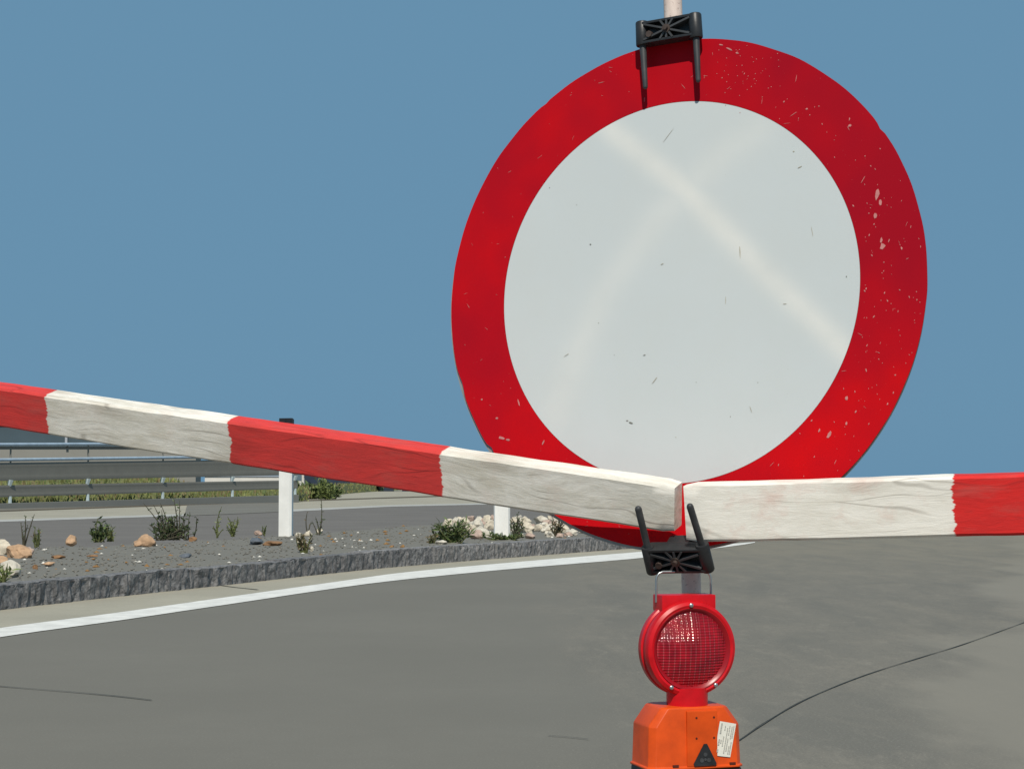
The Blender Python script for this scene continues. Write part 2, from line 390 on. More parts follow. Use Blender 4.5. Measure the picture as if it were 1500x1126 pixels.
# ================================================================== KERB STONES
def kerb_stone(P, i0, seedv, h):
    bm = bmesh.new(); n = len(P); rows = []
    for i, (p, t) in enumerate(P):
        nrm = Vector((t.y, -t.x, 0)).normalized()       # towards the road
        if nrm.y > 0: nrm = -nrm
        prof = []
        e = min(i, n-1-i); edge = .022*max(0, 1-e/2.2)
        for k_ in range(9):                              # split front face
            z = -.02 + (h+.02)*k_/8
            r = .022*noise.noise(Vector((p.x*5, p.y*5, z*3 + seedv))) + .015*noise.noise(Vector((p.x*17, p.y*17, z*4 + seedv))) + .012*noise.noise(Vector((p.x*42, p.y*42, z*18)))
            prof.append(p + nrm*(r - edge) + Vector((0, 0, z + (.012*noise.noise(p*11) - .5*edge if k_ == 8 else 0))))
        for k_ in range(1, 5):
            q = p - nrm*(.17*k_/4) + Vector((0, 0, h + .006*noise.noise(p*15 + Vector((0, 0, k_)))))
            prof.append(q)
        prof.append(p - nrm*.17 + Vector((0, 0, -.02)))
        rows.append([bm.verts.new(q) for q in prof])
    for r0, r1 in zip(rows, rows[1:]):
        for a, b, c, d in zip(r0, r1, r1[1:], r0[1:]): bm.faces.new((a, b, c, d))
    bm.faces.new(rows[0]); bm.faces.new(list(reversed(rows[-1])))
    o = link('kerb_stone', bm, M['granite'])
    return tag(o, 'rough split dark grey granite kerb stone edging the gravel island', 'kerb stone', 'granite kerb stones along the island')
dense = spline(kerb, 6); acc = [0]
for a, b in zip(dense, dense[1:]): acc.append(acc[-1] + (b-a).length)
def along(s):
    import bisect
    i = max(0, min(len(acc)-2, bisect.bisect(acc, s)-1)); u = (s-acc[i])/max(1e-9, acc[i+1]-acc[i])
    return dense[i].lerp(dense[i+1], u), (dense[i+1]-dense[i]).normalized()
s0 = 0.15; si = 0
joints = []
while s0 < acc[-1]-.3:
    L = random.choice((1.2, 1.5, 1.8)); L = min(L, acc[-1]-s0)
    P = [along(s0 + .006 + (L-.012)*i/44) for i in range(91)]
    kerb_stone(P, si, si*3.7, random.choice((.143, .148, .152)) + (.010 if P[20][0].y > 15.7 else 0))
    s0 += L; si += 1

# ================================================================== LOOSE GRAVEL
bm = bmesh.new()
def pebble(bm, p, s, mat):
    c = random.random()*pi; k_ = [random.uniform(.6, 1.2) for _ in range(6)]
    dirs = [(1, 0, 0), (0, 1, 0), (-1, 0, 0), (0, -1, 0), (0, 0, .55), (0, 0, -.5)]
    v_ = []
    for d, r in zip(dirs, k_):
        x, y = d[0]*cos(c)-d[1]*sin(c), d[0]*sin(c)+d[1]*cos(c)
        v_.append(bm.verts.new(p + Vector((x, y, d[2]))*s*r))
    for a in range(4):
        bm.faces.new((v_[a], v_[(a+1) % 4], v_[4])).material_index = mat; bm.faces.new((v_[(a+1) % 4], v_[a], v_[5])).material_index = mat
for _ in range(3000):
    t = random.random()**.9; u = random.random()
    p = at_frac(kerb, .12 + .88*t).lerp(at_frac(bb, .12 + .88*t), .05 + .9*u); p.z = BED_Z + .004
    q = random.random()
    if q < .935: pebble(bm, p, random.uniform(.010, .019), 0)
    elif q < .972: pebble(bm, p, random.uniform(.010, .028), 1)
    else: pebble(bm, p, random.uniform(.014, .042), 2)
tag(link('loose_gravel', bm, [M['p_grey'], M['p_white'], M['p_brown']]), kind='stuff')

# ================================================================== ROCKS
def rock(px, py, wpx, hpx, stone, label, group=None, flat=1.0):
    base = G(px, py, BED_Z); sc = base.y/FPX
    bm = bmesh.new(); bmesh.ops.create_icosphere(bm, subdivisions=3, radius=1)
    o_ = Vector((random.random()*50, random.random()*50, random.random()*50)); ang = random.random()*pi
    cut = [(Vector((random.uniform(-1, 1), random.uniform(-1, 1), random.uniform(-.4, 1))).normalized(), random.uniform(.50, .80)) for _ in range(11)]
    for v in bm.verts:
        n_ = v.co.copy()
        for d, lim in cut:
            e = v.co.dot(d)
            if e > lim: v.co -= d*(e-lim)*.97
        v.co *= 1 + .30*noise.noise(n_*1.3 + o_) + .07*noise.noise(n_*5 + o_)
        v.co = Vector((v.co.x*wpx*sc*.5, v.co.y*wpx*sc*.42, v.co.z*hpx*sc*.62))
    c = base + Vector((0, wpx*sc*.3, hpx*sc*.42))
    o = link('rock', bm, M['stone_'+stone], None, Matrix.Translation(c), True)
    o.data.set_sharp_from_angle(angle=radians(24))
    o.rotation_euler.z = random.uniform(-.4, .4)
    return tag(o, label, 'rock', group)
rock(22, 818, 48, 20, 'tan', 'broad tan rock at the left end of the gravel island')
rock(2, 811, 40, 22, 'cream', 'cream rock at the left frame edge behind the broad tan rock')
rock(38, 812, 26, 13, 'pink', 'small pinkish rock lying against the broad tan rock at far left')
rock(10, 844, 42, 24, 'white', 'large whitish rock close to the kerb at the left frame edge')
rock(2, 828, 20, 14, 'tan', 'tan rock wedged above the large whitish rock at the left frame edge')
rock(103, 797, 20, 13, 'tan', 'single tan rock between the thin dark stems and the dark green bush')
rock(209, 801, 42, 20, 'tan', 'wide light tan rock in front of the tall stemmed bush')
rock(281, 793, 13, 9, 'brown', 'small brown rock under the right side of the tall stemmed bush')
rock(374, 798, 26, 12, 'bluegrey', 'dark blue grey rock left of the tall white post')
rock(398, 799, 28, 9, 'brown', 'flat brown rock leaning on the blue grey rock by the white post')
rock(378, 783, 14, 7, 'pink', 'small pinkish rock behind the blue grey rock')
rock(83, 818, 22, 5, 'brown', 'flat brown stone in the middle of the gravel at far left')
rock(136, 816, 20, 4, 'brown', 'thin brown stone in the open gravel below the dark green bush')
rock(50, 834, 9, 8, 'brown', 'little brown stone near the kerb at far left')
rock(69, 828, 20, 6, 'tan', 'small flat tan stone near the kerb left of the open gravel')
rock(269, 817, 20, 7, 'bluegrey', 'small dark slate stone alone in the open gravel')
rock(437, 786, 12, 8, 'white', 'white rounded stone at the foot of the tall white post')
rock(452, 786, 14, 10, 'cream', 'cream stone behind the flowering weed')
rock(468, 782, 14, 9, 'cream', 'cream stone at the base of the tall single stem')
rock(456, 807, 7, 7, 'white', 'small bright white stone beside the flowering weed')
rock(574, 801, 9, 3, 'brown', 'flat dark brown stone near the kerb in the middle of the island')
rock(646, 797, 20, 7, 'white', 'flat white stone on the kerb below the dense green plant')
pile = 'pale cream or white stone in the heap around the right hand white post'
for px, py, w_, h_ in [(655, 775, 18, 14), (668, 769, 16, 11), (682, 768, 15, 10), (690, 764, 12, 9), (700, 772, 18, 13), (714, 767, 16, 12), (718, 776, 17, 12), (704, 782, 20, 11), (690, 778, 16, 12),
                       (676, 784, 16, 11), (700, 789, 24, 12), (716, 787, 16, 11), (756, 778, 16, 10), (770, 768, 18, 10), (775, 780, 20, 12), (792, 766, 20, 11), (790, 778, 18, 11), (806, 782, 18, 10), (760, 787, 18, 10),
                       (800, 770, 16, 9), (824, 780, 18, 11), (834, 768, 16, 10), (846, 775, 20, 11), (838, 784, 18, 8), (858, 781, 18, 9), (815, 765, 14, 9), (868, 782, 14, 7), (752, 766, 14, 9), (778, 788, 16, 8), (820, 787, 14, 7)] + [(random.uniform(650, 872), random.uniform(762, 787), random.uniform(8, 14), random.uniform(6, 9)) for _ in range(80)]:
    rock(px, py, w_*1.15, h_*1.1, random.choice(('cream', 'white', 'white', 'cream', 'cream', 'pink')), pile, 'pale stones heaped at the island tip')

# ================================================================== PLANTS
def leaf(bm, p, d, L, W, mat=0):
    d = d.normalized(); s = d.cross(Vector((random.uniform(-1, 1), random.uniform(-1, 1), random.uniform(-.3, 1)))).normalized()
    up = s.cross(d)*L*.12
    a = bm.verts.new(p); b = bm.verts.new(p + d*L*.45 + s*W*.5 + up); c = bm.verts.new(p + d*L); e = bm.verts.new(p + d*L*.45 - s*W*.5 + up)
    bm.faces.new((a, b, c, e)).material_index = mat
def plant(name, px, py, stems, leaves, leafmat, stemmat, label, leaf_len=.03, leaf_w=.012, extra=None, basez=BED_Z, group=None, cat='plant', at=None, cover=0.0):
    """stems: list of (dx px at tip, height px, spread of leaves start 0..1)"""
    base = at if at is not None else G(px, py, basez); sc = base.y/FPX
    root = empty(name, base, label, cat, group)
    sm, lm = bmesh.new(), bmesh.new()
    for (dx0, dx, h, start, nl) in stems:
        b = base + Vector((dx0*sc, random.uniform(-.03, .03), -.012)); t = base + Vector((dx*sc, random.uniform(-.05, .05), h*sc))
        bow = Vector((random.uniform(-1, 1), random.uniform(-1, 1), 0))*h*sc*.10
        pts = [b.lerp(t, q) + bow*4*q*(1-q) for q in (0, .2, .4, .6, .8, 1)]
        tube(sm, pts, [.0088, .008, .0072, .0062, .005, .0025], 5)
        for _ in range(max(3, int(nl*.72))):
            q = start + (1-start)*random.random(); k_ = min(int(q*5), 4); p = pts[k_].lerp(pts[k_+1], q*5-k_)
            d = Vector((random.uniform(-1, 1), random.uniform(-1, 1), random.uniform(-.1, 1.1)))
            leaf(lm, p, d, 1.5*leaf_len*random.uniform(.6, 1.4), 1.5*leaf_w*random.uniform(.7, 1.3), 0 if random.random() < .75 else 1)
    link('stems', sm, stemmat, root)
    link('leaves', lm, [leafmat, extra or leafmat], root)
    return root
def fan(n, spread, h0, h1, start, nl, base=3):
    return [(random.uniform(-base, base), random.uniform(-spread, spread), random.uniform(h0, h1), start, nl) for _ in range(n)]
plant('weed', 35, 799, [(0, 6, 30, .1, 8), (0, -6, 34, .3, 10), (1, 3, 44, .5, 8), (2, 14, 46, .6, 5), (-1, -3, 20, .1, 8)], 0, M['leaf_dark'], M['stem_dark'], 'weed with thin dark leafless stems near the left frame edge', .02, .008)
plant('weed', 54, 800, fan(9, 6, 12, 30, .1, 12), 0, M['leaf_mid'], M['stem_green'], 'small narrow olive weed right of the thin dark stems', .03, .007, M['leaf_brown'])
plant('weed', 145, 792, fan(18, 16, 10, 24, .1, 16, 8) + [(-2, -1, 34, .2, 22), (0, 3, 28, .2, 16)], 0, M['leaf_dark'], M['stem_green'], 'dark green leafy bush left of the wide light tan rock', .035, .018, M['leaf_mid'])
plant('weed', 162, 791, fan(12, 8, 8, 20, .1, 12, 5), 0, M['leaf_light'], M['stem_green'], 'pale green grassy tuft beside the dark green bush', .035, .006)
plant('weed', 252, 789, fan(34, 38, 8, 24, .05, 18, 26) + fan(12, 22, 22, 36, .2, 22, 10) + [(-4, -42, 52, .45, 8), (0, -28, 50, .45, 8), (2, -18, 52, .5, 7), (8, 2, 62, .5, 9), (12, 10, 55, .4, 8), (-6, -16, 42, .4, 8), (30, 36, 32, .2, 16), (24, 26, 38, .2, 18)], 0, M['leaf_dark'], M['stem_dark'], 'wide dark bush with tall bare stems leaning left', .03, .013, M['leaf_mid'])
plant('weed', 318, 786, [(0, 6, 44, .2, 18), (0, 2, 24, .1, 14), (1, -5, 16, .1, 12), (0, 9, 12, .1, 8)], 0, M['leaf_light'], M['stem_green'], 'yellow green weed with one tall stem right of the wide bush', .025, .009, M['leaf_mid'])
plant('weed', 341, 784, fan(12, 10, 10, 28, .1, 18, 3), 0, M['leaf_light'], M['stem_green'], 'light green feathery weed between the wide bush and the tall white post', .025, .008)
plant('weed', 387, 783, fan(4, 3, 8, 15, .1, 10, 1), 0, M['leaf_mid'], M['stem_green'], 'tiny green sprout just left of the tall white post', .02, .007)
plant('weed', 446, 809, fan(16, 13, 12, 30, .1, 16, 5), 0, M['leaf_brown'], M['stem_green'], 'brownish weed with pale flowers growing close to the kerb', .028, .012, M['flower'])
plant('weed', 468, 783, [(0, 2, 54, .1, 26), (0, -6, 26, .2, 12), (-2, -12, 20, .1, 12), (0, 5, 22, .1, 10)], 0, M['leaf_dark'], M['stem_dark'], 'tall thin single stemmed weed right of the tall white post', .022, .009, M['leaf_mid'])
plant('weed', 452, 784, [(0, -2, 34, .55, 8), (0, 4, 20, .2, 8)], 0, M['leaf_brown'], M['stem_dark'], 'short thin brown stem behind the flowering weed', .02, .007)
plant('weed', 662, 795, fan(46, 30, 12, 32, .1, 12, 16), 0, M['leaf_mid'], M['stem_green'], 'dense bright green plant at the left of the stone heap', .055, .015, M['leaf_dark'])
plant('weed', 632, 796, fan(8, 8, 6, 14, .1, 9, 4), 0, M['leaf_brown'], M['stem_green'], 'small withered brown weed left of the dense green plant', .03, .012, M['leaf_mid'])
plant('weed', 758, 787, fan(16, 11, 12, 30, .1, 14, 4) + [(0, 1, 36, .3, 16)], 0, M['leaf_dark'], M['stem_dark'], 'dark upright shrub just right of the right hand white post', .028, .012, M['leaf_mid'])
plant('weed', 738, 791, fan(22, 34, 4, 9, .1, 9, 26), 0, M['leaf_mid'], M['stem_green'], 'low green creeping plant in front of the right hand white post', .035, .016, M['leaf_dark'])
plant('weed', 815, 785, fan(18, 13, 10, 26, .1, 14, 5), 0, M['leaf_brown'], M['stem_dark'], 'reddish brown shrub among the stones right of the posts', .026, .012, M['leaf_dark'])
plant('weed', 4, 854, fan(14, 14, 8, 26, .0, 3, 4), 0, M['leaf_light'], M['stem_green'], 'tuft of long pale green blades at the kerb on the left frame edge', .05, .010)

# ================================================================== DELINEATOR POSTS
def delineator(px0, px1, py, H, side, label):
    base = G((px0+px1)/2, py, BED_Z); W = (px1-px0)*base.y/FPX; D = W*.72
    mw = Matrix.Translation(base) @ Matrix.Rotation(radians(side), 4, 'Z')
    root = empty('delineator_post', base, label, 'marker post', 'white marker posts on the island')
    bm = bmesh.new(); hw, hd = W/2, D/2
    sec = [(-hw*.82, -hd), (hw*.82, -hd), (hw, -hd*.6), (hw*.55, hd), (-hw*.55, hd), (-hw, -hd*.6)]
    zs = [-.05, .2, .5, H-.09]
    rows = [[bm.verts.new(mw @ Vector((x, y, z))) for x, y in sec] for z in zs]
    for r0, r1 in zip(rows, rows[1:]):
        for j in range(6): bm.faces.new((r0[j], r0[(j+1) % 6], r1[(j+1) % 6], r1[j]))
    bm.faces.new(rows[-1]); bm.faces.new(list(reversed(rows[0])))
    link('post_body', bm, M['white_post'], root)
    bm = bmesh.new(); g = 1.03
    top = [bm.verts.new(mw @ Vector((x*g, y*g, H - (.012 if y > 0 else 0)))) for x, y in sec]; low = [bm.verts.new(mw @ Vector((x*g, y*g, H-.10 if x < 0 else H-.09))) for x, y in sec]
    for j in range(6): bm.faces.new((low[j], low[(j+1) % 6], top[(j+1) % 6], top[j]))
    bm.faces.new(top); bm.faces.new(list(reversed(low)))
    link('post_cap', bm, M['cap'], root)
    return root
d1 = delineator(409, 431, 785, 172*G(420, 785, BED_Z).y/FPX, -24, 'white marker post with black cap showing above the left board')
d2 = delineator(724, 748, 786, 112*G(735, 786, BED_Z).y/FPX, -8, 'white marker post in the stone heap below the white end of the left board')

# ================================================================== GUARDRAIL AND WHAT STANDS BEYOND
YL, YR = 52.5, 69.0
XA, XB = -160, 436
def gy(px): t = px/436; return 1/((1-t)/YL + t/YR)
gr = empty('guardrail', A(220, 735, gy(220)) * 1.0, 'grey two beam steel guardrail with pipe handrails across the far road', 'guardrail')
def row(px, y0, y1): return A(px, y0 + (y1-y0)*px/436, gy(px))
for y0, y1 in ((651, 649.0), (673.4, 667.5)):
    bm = bmesh.new(); tube(bm, [row(XA, y0, y1), row(XB, y0, y1)], .05, 10); link('handrail', bm, M['pipe'], gr)
def beam(t0, t1, b0, b1):
    bm = bmesh.new(); prof = [(0, 0), (.08, .010), (.18, .012), (.32, .002), (.45, 0), (.55, 0), (.68, .002), (.82, .012), (.92, .010), (1, 0)]
    cols = []; d = Vector((.2, -.98, 0))
    for px in (XA, 0, 128, 238, 340, XB):
        a, b = row(px, t0, t1), row(px, b0, b1)
        cols.append([bm.verts.new(a.lerp(b, v) + d*o_) for v, o_ in prof] + [bm.verts.new(a.lerp(b, v) + d*(o_-.012)) for v, o_ in reversed(prof)])
    for c0, c1 in zip(cols, cols[1:]):
        for k_ in range(len(c0)): bm.faces.new((c0[k_], c1[k_], c1[(k_+1) % len(c0)], c0[(k_+1) % len(c0)]))
    link('rail_beam', bm, M['rail'], gr)
beam(677.5, 672.0, 704.0, 695.5); beam(710.5, 703.0, 728.0, 715.5)
for px in (-100, 14, 128, 238, 340, 432):
    bm = bmesh.new(); a = row(px, 650, 648) + Vector((0, .13, 0)); b = Vector((a.x, a.y, -.1)); tube(bm, [a, b], .028, 8); link('guardrail_post', bm, M['rail'], gr)
    bm = bmesh.new(); a = row(px, 703, 696) + Vector((.02, .04, 0)); b = row(px, 712, 703) + Vector((-.02, .04, 0)); tube(bm, [a, b], [.095, .06], 6); link('spacer', bm, M['spacer'], gr)
    bm = bmesh.new(); a = row(px, 727, 715) + Vector((0, .04, 0)); b = row(px, 738, 724) + Vector((0, .04, 0)); tube(bm, [a, b], .055, 6); link('spacer', bm, M['spacer'], gr)

bm = bmesh.new(); d = Vector((.2, -.98, 0)); cols = []          # concrete footing the posts stand in
for px in (XA, 0, 128, 238, 340, XB):
    a = row(px, 737.0, 724.5); g0 = Vector((a.x, a.y, -.05)); cols.append([bm.verts.new(q) for q in (g0 + d*.55, a + d*.55, a - d*.22, g0 - d*.22)])
for c0, c1 in zip(cols, cols[1:]):
    for k_ in range(4): bm.faces.new((c0[k_], c1[k_], c1[(k_+1) % 4], c0[(k_+1) % 4]))
bm.faces.new(cols[0]); bm.faces.new(list(reversed(cols[-1])))
link('footing', bm, M['hall_low'], gr)

# grass bank behind the rail
def bank_rows(px):
    foot = A(px, 800, gy(px) + .5) if px <= 436 else A(px, 800, 69.5 + (px-436)/104*72); foot.z = .01
    cz = .86 if px < 240 else (.86 - .40*min(1, (px-240)/50))
    if px > 420: cz = .46 + .14*min(1, (px-420)/60)
    return foot, cz
bm = bmesh.new(); rows = []; crest = []
pxs = list(range(-160, 601, 8))
for px in pxs:
    f, cz = bank_rows(px); d = Vector((f.x, f.y, 0)).normalized(); r_ = []
    for s_, zz in ((0, 0), (.8, .30), (2.0, .72), (3.2, 1.0), (5, .96), (9, .5), (14, -.05)):
        p = f + d*s_; p.z = cz*zz + (.04*noise.noise(p*.9) if 0 < zz else 0); r_.append(bm.verts.new(p))
    rows.append(r_); crest.append((f, d, cz))
for r0, r1 in zip(rows, rows[1:]):
    for a, b, c, d in zip(r0, r1, r1[1:], r0[1:]): bm.faces.new((a, b, c, d)).smooth = True
tag(link('grass_bank', bm, M['grass_soil']), kind='structure')
bm = bmesh.new()
for _ in range(7000):
    f, d, cz = random.choice(crest); s_ = random.uniform(.1, 4.2); zz = min(1, s_/3.0)
    p = f + d*s_ + Vector((random.uniform(-.35, .35), 0, 0)); p.z = cz*zz - .02
    h = random.uniform(.09, .22); wv = random.uniform(.018, .045); l_ = random.uniform(-.05, .05)
    a, b, c = (bm.verts.new(q) for q in (p - Vector((wv, 0, 0)), p + Vector((wv, 0, 0)), p + Vector((l_, random.uniform(-.05, .05), h))))
    bm.faces.new((a, b, c)).material_index = random.choice((0, 0, 0, 1, 2))
tag(link('grass', bm, [M['blade_grass'], M['leaf_mid'], M['leaf_brown']]), kind='stuff')
plant('shrub', 0, 0, fan(60, 38, 8, 24, .05, 22, 30), 0, M['leaf_mid'], M['stem_green'], 'low green shrub at the end of the guardrail beyond the far road', .16, .07, M['leaf_dark'], at=G(462, 731))
plant('shrub', 0, 0, fan(14, 14, 14, 38, .05, 26, 8), 0, M['leaf_light'], M['stem_green'], 'taller yellow green sapling in front of the dark blue cabin', .14, .05, M['leaf_mid'], at=G(476, 732))

# long hall far behind the rail
hall = empty('storage_hall', A(40, 706, 120), 'long low hall with slate blue upper walls behind the guardrail', 'building')
def hbox(name, px0, px1, py0, py1, Y, depth, mat, parent):
    a, b = A(px0, py0, Y), A(px1, py1, Y); bm = bmesh.new()
    z1 = max(b.z, 0) if py1 < 719 else 0
    box(bm, ((a.x+b.x)/2, Y+depth/2, (a.z+z1)/2), (b.x-a.x, depth, a.z-z1)); return link(name, bm, mat, parent)
hbox('lower_wall', -330, 286, 654, 760, 120, 2, M['hall_low'], hall)
hbox('upper_cladding', -334, 288, 614, 654.2, 119.85, 2.3, M['hall_up'], hall)
hbox('roof_edge', -340, 290, 611, 613.9, 119.4, 3.2, M['hall_trim'], hall)
for px in (-180, -40, 97, 230): hbox('downpipe', px-1.5, px+1.5, 615, 653, 119.65, .18, M['hall_trim'], hall)
# white low wall and the site cabin
wl = empty('low_wall', A(460, 718, 183), 'low white wall running behind the dark blue cabin', 'wall')
hbox('wall_body', 300, 660, 698, 760, 183, .4, M['wall'], wl); hbox('coping', 298, 662, 696.6, 697.9, 182.9, .6, M['hall_trim'], wl)
cb = empty('site_cabin', G(520, 719.6), 'dark blue site cabin raised on short dark feet', 'cabin')
CY = 150
hbox('cabin_body', 446, 602, 655, 712, CY, 3.4, M['cabin'], cb); hbox('cabin_roof', 444, 604, 652.5, 654.9, CY-.1, 3.6, M['hall_low'], cb)
hbox('window_frame', 428, 445, 688, 706, CY+.3, .1, M['wall'], cb); hbox('window_pane', 431, 442, 691, 703.5, CY+.26, .03, M['pane'], cb)
for px in (452, 533, 569, 596):
    a, b = A(px-7, 712, CY), A(px+7, 712, CY); bm = bmesh.new(); box(bm, ((a.x+b.x)/2, CY+.45, a.z/2), (b.x-a.x, .8, a.z-.004)); link('cabin_foot', bm, M['cabin'], cb)

# ================================================================== THE SIGN
YAW, TILT, RAD, RIN = .505, .069, .45, .338
SC = Vector((.281, 3.089, EYE + .334))
SU = Vector((cos(YAW), -sin(YAW), 0)); SW = Vector((sin(TILT)*sin(YAW), sin(TILT)*cos(YAW), cos(TILT))); SN = SU.cross(SW)
def SP(px, py, h=0):                            # point seen at that pixel, h in front of the sign face
    d = ray(px, py); e = Vector((0, 0, EYE)); o_ = SC + SN*h
    return e + d*((o_ - e).dot(SN)/d.dot(SN))
def SL(px, py):
    q = SP(px, py) - SC; return q.dot(SU), q.dot(SW)
SM = frame(SC, SU, -SN, SW)                     # local x right, y away, z up
sign = empty('road_sign', SC, 'round no entry for vehicles sign with red border and blank scuffed white face', 'road sign')
sign.matrix_basis = SM
def sdist(p, a, b):
    ax, az = a; bx, bz = b; dx, dz = bx-ax, bz-az; t = max(0, min(1, ((p[0]-ax)*dx + (p[1]-az)*dz)/(dx*dx+dz*dz)))
    return math.hypot(p[0]-ax-t*dx, p[1]-az-t*dz)
bands = [([(860, 150), (900, 196), (1000, 275), (1120, 400), (1245, 520)], .022, .85), ([(1110, 190), (1060, 225), (965, 318), (885, 430), (845, 520), (815, 600)], .030, .36)]  # two crossing pale bands: soft sheen painted into the white
bands = [([SL(*p) for p in L], w_, s_) for L, w_, s_ in bands]
def wear_sheen_white(x, z):
    f = 0
    for L, w_, s_ in bands:
        d = min(sdist((x, z), a, b) for a, b in zip(L, L[1:])); f = max(f, s_*math.exp(-(d/w_)**2))
    # slight overall lift with random mottling
    L = bands[0][0]
    f += .10 + .10*noise.noise(Vector((x*4, z*4, 3)))
    # paler and warmer towards the lower left
    f += .30*max(0, min(1, (-.02 - z + .3*x*-1)/.45))
    return max(0, min(1, f))
def wear_sheen_red(x, z):
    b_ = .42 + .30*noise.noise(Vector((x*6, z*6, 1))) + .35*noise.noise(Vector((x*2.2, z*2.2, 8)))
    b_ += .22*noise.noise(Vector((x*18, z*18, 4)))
    b_ -= .30*math.exp(-((math.atan2(z, x)-.35)/.55)**2)          # the peppered right flank is darker
    d = z + .155 - .18*(x-.36)                                    # reflected brightness of the lower border, painted into the red
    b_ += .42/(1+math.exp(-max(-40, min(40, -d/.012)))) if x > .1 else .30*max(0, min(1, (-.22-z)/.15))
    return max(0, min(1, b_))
def disc(name, r0, r1, depth_front, depth_back, nr, na, wear_sheen, mat, dents=False):
    bm = bmesh.new(); lay = bm.verts.layers.float.new('wear_sheen'); rings = []
    for i in range(nr+1):
        r = r0 + (r1-r0)*i/nr
        if r == 0: v = bm.verts.new((0, depth_front, 0)); v[lay] = wear_sheen(0, 0); rings.append([v]); continue
        rg = []
        for j in range(na):
            a = 2*pi*j/na; q = r
            if dents and i == nr:
                q += .0009*noise.noise(Vector((cos(a)*9, sin(a)*9, 0)))
                for a0, dp, wd in ((radians(218), .006, .02), (radians(126.5), .003, .012), (radians(35), .004, .012), (radians(200), .0035, .04)):
                    q -= dp*math.exp(-((a-a0)/wd)**2)
            x, z = q*cos(a), q*sin(a); v = bm.verts.new((x, depth_front + .0015*noise.noise(Vector((x*3, z*3, 5))), z)); v[lay] = wear_sheen(x, z); rg.append(v)
        rings.append(rg)
    for R0, R1 in zip(rings, rings[1:]):
        for j in range(na):
            if len(R0) == 1: bm.faces.new((R0[0], R1[j], R1[(j+1) % na]))
            else: bm.faces.new((R0[j], R1[j], R1[(j+1) % na], R0[(j+1) % na]))
    back = []
    out = rings[-1]; inn = rings[0] if len(rings[0]) > 1 else None
    ob = [bm.verts.new((v.co.x, depth_back, v.co.z)) for v in out]
    for j in range(na): bm.faces.new((out[j], ob[j], ob[(j+1) % na], out[(j+1) % na]))
    if inn:
        ib = [bm.verts.new((v.co.x, depth_back, v.co.z)) for v in inn]
        for j in range(na): bm.faces.new((inn[(j+1) % na], ib[(j+1) % na], ib[j], inn[j])); bm.faces.new((ob[j], ib[j], ib[(j+1) % na], ob[(j+1) % na]))
    else: bm.faces.new(ob)
    o = link(name, bm, mat, sign, SM.copy())
    for p in o.data.polygons: p.use_smooth = False
    return o
ring = disc('red_border', RIN, RAD, 0, .0022, 8, 240, wear_sheen_red, M['sign_red'], True)
face = disc('white_face', 0, RIN-.0006, .0002, .0022, 70, 240, wear_sheen_white, M['sign_white'])
# aluminium back plate with its folded edge, sitting a few mm low and left of the sheeting
bm = bmesh.new(); r = bmesh.ops.create_circle(bm, cap_ends=True, radius=RAD+.0008, segments=160)
bmesh.ops.rotate(bm, cent=(0, 0, 0), matrix=Matrix.Rotation(pi/2, 3, 'X'), verts=bm.verts); bmesh.ops.translate(bm, vec=(-.0035, .0045, -.0038), verts=bm.verts)
q = bmesh.ops.extrude_face_region(bm, geom=bm.faces[:]); bmesh.ops.translate(bm, vec=(0, .006, 0), verts=[v for v in q['geom'] if isinstance(v, bmesh.types.BMVert)])
link('back_plate', bm, M['grey_plate'], sign, SM.copy())
# chips and scratches: thin bare flakes standing on the sheeting
def flakes(name, items, mat):
    bm = bmesh.new()
    for px, py, L, W, ang in items:
        x, z = SL(px, py); n_ = random.choice((5, 6, 7)); a0 = radians(ang)
        ps = []
        for j in range(n_):
            t = 2*pi*j/n_; k_ = random.uniform(.55, 1.1); u, v = cos(t)*L*.5*k_/840, sin(t)*W*.5*k_/840
            ps.append((x + u*cos(a0) - v*sin(a0), z + u*sin(a0) + v*cos(a0)))
        if any(math.hypot(*p_) > RAD-.001 for p_ in ps): continue
        bm.faces.new([bm.verts.new((p_[0], .0015*noise.noise(Vector((p_[0]*3, p_[1]*3, 5))) - .0005, p_[1])) for p_ in ps])
    tag(link(name, bm, mat, sign, SM.copy()), kind='stuff')
sc_ = [(806, 130, 14, 4, 25), (735, 641, 18, 5, -10), (744, 644, 8, 4, 0), (712, 238, 9, 3, 30), (1286, 284, 7, 20, -10), (1290, 296, 5, 12, 0), (1282, 316, 6, 8, 0), (1293, 361, 9, 10, 10), (1291, 352, 4, 10, 0), (1245, 184, 7, 6, 0), (1068, 72, 12, 3, -30), (1080, 78, 6, 3, -20), (1056, 66, 8, 2.5, -20), (1215, 636, 6, 14, -30), (1240, 583, 5, 6, 0), (728, 612, 5, 4, 0), (706, 585, 4, 3, 0), (760, 590, 3, 16, 20), (796, 648, 3, 10, -30), (1182, 160, 4, 3, 0), (1240, 620, 4, 6, 0), (1200, 630, 3, 9, -25)]
for _ in range(130):                            # the right side of the border is peppered worst
    a = random.gauss(.05, .55); rr = random.uniform(RIN+.008, RAD-.006); p = SC + SU*rr*cos(a) + SW*rr*sin(a)
    d = p - Vector((0, 0, EYE)); k_ = (d.y*cos(PITCH) + d.z*sin(PITCH)); px, py = 750 + FPX*d.x/k_, 563 - FPX*(-d.y*sin(PITCH) + d.z*cos(PITCH))/k_
    s_ = random.choice((.9, 1.0, 1.2, 1.5, 2.0)); sc_.append((px, py, s_, s_*random.uniform(.6, 3.2), random.uniform(-40, 40)))
